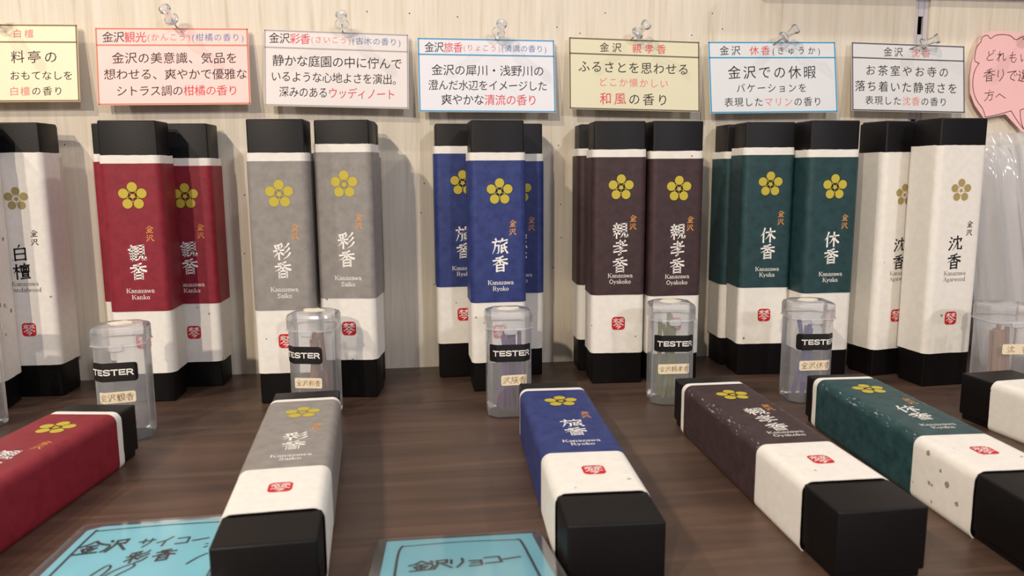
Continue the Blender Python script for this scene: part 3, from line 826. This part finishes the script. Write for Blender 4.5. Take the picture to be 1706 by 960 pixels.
wall_card('light grey card with a grey rule above the grey boxes', -.0430, .2004, .0912, .0487, -1.1, lin(222, 214, 212), lin(168, 160, 158), [
    ([('金沢', K, 1), ('彩香', R_, 1), ('(さいこう)', P_, .68), ('(古木の香り)', B_, .72)], .035, .95, .11, .078),
    ([('静かな庭園の中に佇んで', K, 1)], .055, .955, .40, .086), ([('いるような心地よさを演出。', K, 1)], .045, .955, .61, .080), ([('深みのある', K, 1), ('ウッディノート', R_, 1)], .10, .905, .81, .080)], .235)
wall_card('white card with a blue rule above the blue boxes', .0542, .1976, .0910, .0485, -.15, lin(222, 221, 226), lin(78, 146, 188), [
    ([('金沢', K, 1), ('旅香', R_, 1), ('(りょこう)', P_, .68), ('(清流の香り)', B_, .72)], .05, .945, .125, .078),
    ([('金沢の犀川・浅野川の', K, 1)], .095, .92, .43, .084), ([('澄んだ水辺をイメージした', K, 1)], .07, .94, .635, .080), ([('爽やかな', K, 1), ('清流の香り', R_, 1)], .16, .865, .83, .084)])
wall_card('olive-cream card with a dark rule above the brown boxes', .1548, .1989, .0913, .0482, -1.11, lin(216, 210, 180), lin(104, 92, 80), [
    ([('金沢　', K, 1), ('親孝香', R_, 1)], .22, .75, .125, .074),
    ([('ふるさとを思わせる', K, 1)], .065, .92, .40, .092), ([('どこか懐かしい', P_, 1)], .215, .76, .61, .070), ([('和風', R_, 1), ('の香り', K, 1)], .22, .765, .84, .094)])
wall_card('white card with a bright blue rule above the teal boxes', .2539, .1983, .0933, .0494, .75, lin(214, 216, 218), lin(44, 146, 194), [
    ([('金沢　', K, 1), ('休香', R_, 1), ('(きゅうか)', K, .85)], .08, .885, .125, .074),
    ([('金沢での休暇', K, 1)], .135, .845, .43, .104), ([('バケーションを', K, 1)], .20, .765, .65, .072), ([('表現した', K, 1), ('マリン', P_, 1), ('の香り', K, 1)], .105, .88, .845, .072)])
wall_card('white card with a dark grey rule above the agarwood boxes', .3555, .1987, .0871, .0483, -1.05, lin(212, 212, 212), lin(84, 82, 90), [
    ([('金沢　', K, 1), ('沈香', P_, 1)], .27, .70, .125, .080),
    ([('お茶室やお寺の', K, 1)], .11, .865, .40, .092), ([('落ち着いた静寂さを', K, 1)], .02, .94, .635, .094), ([('表現した', K, 1), ('沈香', P_, 1), ('の香り', K, 1)], .11, .845, .84, .076)])


def bubble():
    out = [(.4062, .2200), (.4075, .2252), (.4110, .2300), (.4160, .2318), (.4246, .2322), (.4341, .2318), (.4443, .2306), (.4560, .2312), (.4650, .2290), (.4705, .2230),
           (.4720, .2130), (.4700, .2010), (.4715, .1900), (.4660, .1790), (.4560, .1748), (.4520, .1740), (.4510, .1612), (.4480, .1612), (.4336, .1738), (.4167, .1708), (.4085, .1800), (.4040, .1884), (.4028, .1994), (.4034, .2094), (.4048, .2160)]
    b = MB(); yf, yb = -.0050, -.0044
    n = len(out)
    ctr = (.437, .2)
    F = [(x, yf, z) for x, z in out]; Bk = [(x, yb, z) for x, z in out]
    b.loft([Bk, F], 0)
    bm = bmesh.new(); vs = [bm.verts.new(p) for p in F]; bm.faces.new(vs); bmesh.ops.triangulate(bm, faces=bm.faces[:]); bm.verts.index_update()
    b.geom([v.co.copy() for v in bm.verts], [[v.index for v in f.verts] for f in bm.faces], 0); bm.free()
    mp = lambda u, v: (u, yf - .00006, v)
    for ln in ([(.4092, .2245), (.4094, .2266), (.4112, .2283), (.414, .2288), (.4165, .2267), (.4201, .2289), (.4262, .2296), (.432, .2288), (.4366, .2262), (.442, .2284), (.452, .2290), (.4610, .2262), (.4660, .2200), (.4665, .2110), (.4645, .2050), (.4665, .1960), (.4640, .1860), (.4570, .1790), (.4497, .1782), (.445, .1767)],
               [(.445, .1767), (.4462, .1698), (.4493, .1629)], [(.4493, .1629), (.4428, .1698), (.4378, .1762)], [(.4378, .1762), (.4279, .1736), (.4175, .1716)],
               [(.4175, .1716), (.415, .1774), (.4097, .1833), (.4061, .191), (.4053, .1994), (.4067, .2057), (.4091, .2095)], [(.4091, .2095), (.4057, .2111), (.4053, .2153), (.4062, .2203), (.4092, .2245)]):
        p = smooth_pts(ln, 4); ribbon(b, p, [.00052] * len(p), 1, mp)
    jr = random.Random(3)
    for txt, x, z, s, dx, dz in (('どれもい', .4172, .2148, .0082, .0091, -.0003), ('香りで選', .4178, .2013, .0092, .0091, -.0001), ('方へ', .4192, .1872, .0084, .0092, -.0003)):
        for i, ch in enumerate(txt): brush(b, ch, x + dx * i, z + dz * i, s, 1, mp, .075, True, .08, jr)
    put('speech_bubble_card', b.mesh('speech_bubble_card', [mat('pink_paper', lin(242, 192, 192), .6, .3), mat('brown_marker', lin(84, 46, 44), .6, .3)], smooth=False), None,
        label='pink speech-bubble paper with brown handwriting, pinned by a blue ball pin', category='card')


bubble()

# ------------------------------------------------------------------ push pins
CLEAR = milky('clear_plastic', .74, (1, 1, 1, 1), .06, 2.2, (.97, .97, .97, 1))
STEEL = mat('steel', lin(150, 146, 142), 0.3, 0.5, Metallic=1.0)
PH = MB(); PH.lathe([(.0018, 0), (.0040, .0004), (.0044, .0012), (.0040, .0022), (.0024, .0036), (.0021, .0060), (.0023, .0085), (.0032, .0100), (.0036, .0110), (.0034, .0118), (.0022, .0122)], 22)
pin_head = PH.mesh('pin_head', [CLEAR], 40)
PN = MB(); PN.lathe([(.0001, -.0125), (.00042, -.0095), (.00042, .0010)], 8)
pin_needle = PN.mesh('pin_needle', [STEEL])


def pin(label, x, z, y, tx, tz, head=None, name='push_pin'):
    d = Vector((tx, -1, tz)).normalized()
    q = d.to_track_quat('Z', 'Y')
    base = Vector((x, y, z))
    e = thing(name, label, 'push pin', base + d * 0.0075, q.to_euler(), 'push pins holding the cards')
    put('pin_head', head or pin_head, e); put('pin_needle', pin_needle, e, label='steel needle')
    return e


yp = -.0045
for lab, x, z, tx, tz in (
    ('clear push pin at the left picture edge, on the cream card', -.2428, .2235, 0, .45),
    ('clear push pin on the pink card', -.1400, .2250, -.10, .45),
    ('clear push pin on the light grey card', -.0387, .2240, .05, .40),
    ('clear push pin on the white card with the blue rule', .0598, .2206, .12, .40),
    ('clear push pin on the olive-cream card', .1512, .2216, .35, .45),
    ('clear push pin on the bright blue ruled card, tilted', .2530, .2202, .55, .55),
    ('clear push pin on the dark grey ruled card, lying over to the side', .3545, .2185, 1.0, .45)):
    pin(lab, x, z, yp, tx, tz)
PB = MB(); PB.lathe([(.0046 * math.sin(math.pi * k / 14), .0046 - .0046 * math.cos(math.pi * k / 14)) for k in range(1, 14)], 22)
pin('blue ball-headed pin on the pink speech bubble', .4420, .2270, -.005, .05, .1, PB.mesh('pin_head', [mat('blue_plastic', lin(22, 62, 140), .15, .6)], 60))

# ------------------------------------------------------------------ blue laminated cards on the shelf
FILM = milky('laminating_film', .93, (1, 1, 1, 1), .12, .8)
CYAN = mat('pale_blue_paper', lin(158, 230, 244), .5, .4)
MARK = mat('dark_marker', lin(36, 58, 66), .6, .3)


def table_card(label, cx, cy, w, tilt, yaw, rows, doodles, cut):
    e = thing('laminated_card', label, 'card', (cx, cy, .0009), (math.radians(-tilt), 0, yaw), 'blue laminated cards')
    Ln = .091
    b = MB(); mp = lambda z: (lambda u, v: (u, v, z))
    pl = [(-w / 2 + (cut if cut else .0006), 0), (w / 2 - .0006, 0), (w / 2, -.0006), (w / 2, -Ln), (-w / 2, -Ln), (-w / 2, -(cut * .75 if cut else .0006))][::-1]
    b.loft([[mp(.0001)(*p) for p in pl], [mp(.0004)(*p) for p in pl]], 0, True, True, True)
    m2 = mp(.00046)
    for ln in doodles:
        p = smooth_pts(ln, 5); ribbon(b, p, [.0009] * len(p), 1, m2)
    jr = random.Random(9)
    for txt, x, y, s, dx, dy in rows:
        for i, ch in enumerate(txt):
            if ch != ' ': brush(b, ch, x + dx * i, y + dy * i, s, 1, lambda u, v: m2(u, y + (v - y) * 1.45), .155, True, .08, jr)
    put('paper', b.mesh('paper', [CYAN, MARK], smooth=False), e, label='pale blue paper with marker writing')
    b = MB(); g = .0034
    o = rrect2d(-w / 2 - g, w / 2 + g, -Ln - g, g + .0004, .0035, 5)
    b.loft([[mp(-.0002)(*p) for p in o], [mp(.0007)(*p) for p in o]], 0, True, True, True)
    put('laminate', b.mesh('laminate', [FILM]), e, label='clear laminating film')


table_card('pale blue laminated card between the lying crimson and grey boxes', -.0968, -.2300, .0545, 5, .02,
           [('金沢', -.0195, -.0215, .0085, .0085, .0004), ('サイコー', -.0008, -.0205, .0062, .0063, -.0001), ('彩香', .0000, -.0335, .0072, .0088, .0002), (':', .0215, -.0265, .0052, .001, 0)],
           [[(.024, -.0042), (0, -.0035), (-.0235, -.0048)], [(-.0237, -.0036), (-.0240, -.02), (-.0238, -.06)],
            [(-.0125, -.062), (-.0112, -.050), (-.0080, -.0395), (-.0062, -.042), (-.0080, -.052)], [(-.0080, -.053), (-.0040, -.044), (.0000, -.0395), (.0012, -.0420), (-.0025, -.049), (-.006, -.060)],
            [(.0185, -.043), (.021, -.038), (.0235, -.035)]], .0045)
table_card('pale blue laminated card beside the end of the lying blue box', .0158, -.2592, .0535, 13, -.02,
           [('金沢リョコー', -.0140, -.0350, .0080, .0059, .0004)],
           [[(.0205, -.0085), (0, -.0068), (-.0205, -.0088)], [(-.0208, -.0078), (-.0220, -.02), (-.0222, -.06)], [(.0205, -.0075), (.0217, -.014), (.0222, -.06)]], 0)

# ------------------------------------------------------------------ clear plastic bags at the right
BAG = milky('crinkled_clear_film', .66, (1, 1, 1, 1), .09, 1.8, (.92, .91, .91, 1))
SHEET = mat('white_insert', lin(228, 224, 222), .6, .3)


def bag(label, x0, x1, y, z1, lean, seed, shear, insert=True):
    e = thing('plastic_bag', label, 'plastic bag', ((x0 + x1) / 2, y, 0), (0, 0, 0), 'clear plastic bags beside the boxes')
    rg = random.Random(seed); W = x1 - x0; n, m = 44, 26
    ph = [(rg.uniform(90, 420), rg.uniform(0, 6), rg.uniform(.0006, .0020)) for _ in range(5)]
    def f(i, j, side):
        u = i / n; v = j / m; x = -W / 2 + W * u; z = z1 * v
        edge = min(1, 6 * u, 6 * (1 - u)) ** .6 * min(1, 9 * (1 - v) + .08) ** .7
        dd = .0085 * edge
        xs = x + shear * (v - .5)
        wv = sum(a * math.sin(k * x + p + 2.2 * v) for k, p, a in ph) * edge
        return (xs, (-dd + wv if side == 0 else dd * .5) + lean * v, z)
    b = MB()
    for side in (0, 1):
        vs = [f(i, j, side) for j in range(m + 1) for i in range(n + 1)]
        fs = [(j * (n + 1) + i, j * (n + 1) + i + 1, (j + 1) * (n + 1) + i + 1, (j + 1) * (n + 1) + i) for j in range(m) for i in range(n)]
        if side: fs = [tuple(reversed(q)) for q in fs]
        b.geom(vs, fs, 0)
    put('bag_film', b.mesh('bag_film', [BAG], 80), e)
    if insert:
        b = MB(); xf = Matrix.Translation((0, -.0015, 0)) @ Matrix.Rotation(-math.atan2(lean, z1), 4, 'X')
        b.box(-W / 2 + .005, W / 2 - .005, -.0006, .0006, .004, z1 * .95, 0, 0, xf=xf)
        put('paper_insert', b.mesh('paper_insert', [SHEET]), e, label='white paper sheet inside')


bag('crumpled clear plastic bag beside the front white agarwood box', .384, .424, -.055, .150, .022, 5, -.012, False)
bag('clear plastic bag with white insert at the right picture edge', .402, .482, -.030, .160, .016, 8, -.004)

COL.objects.unlink(_fo); bpy.data.objects.remove(_fo)
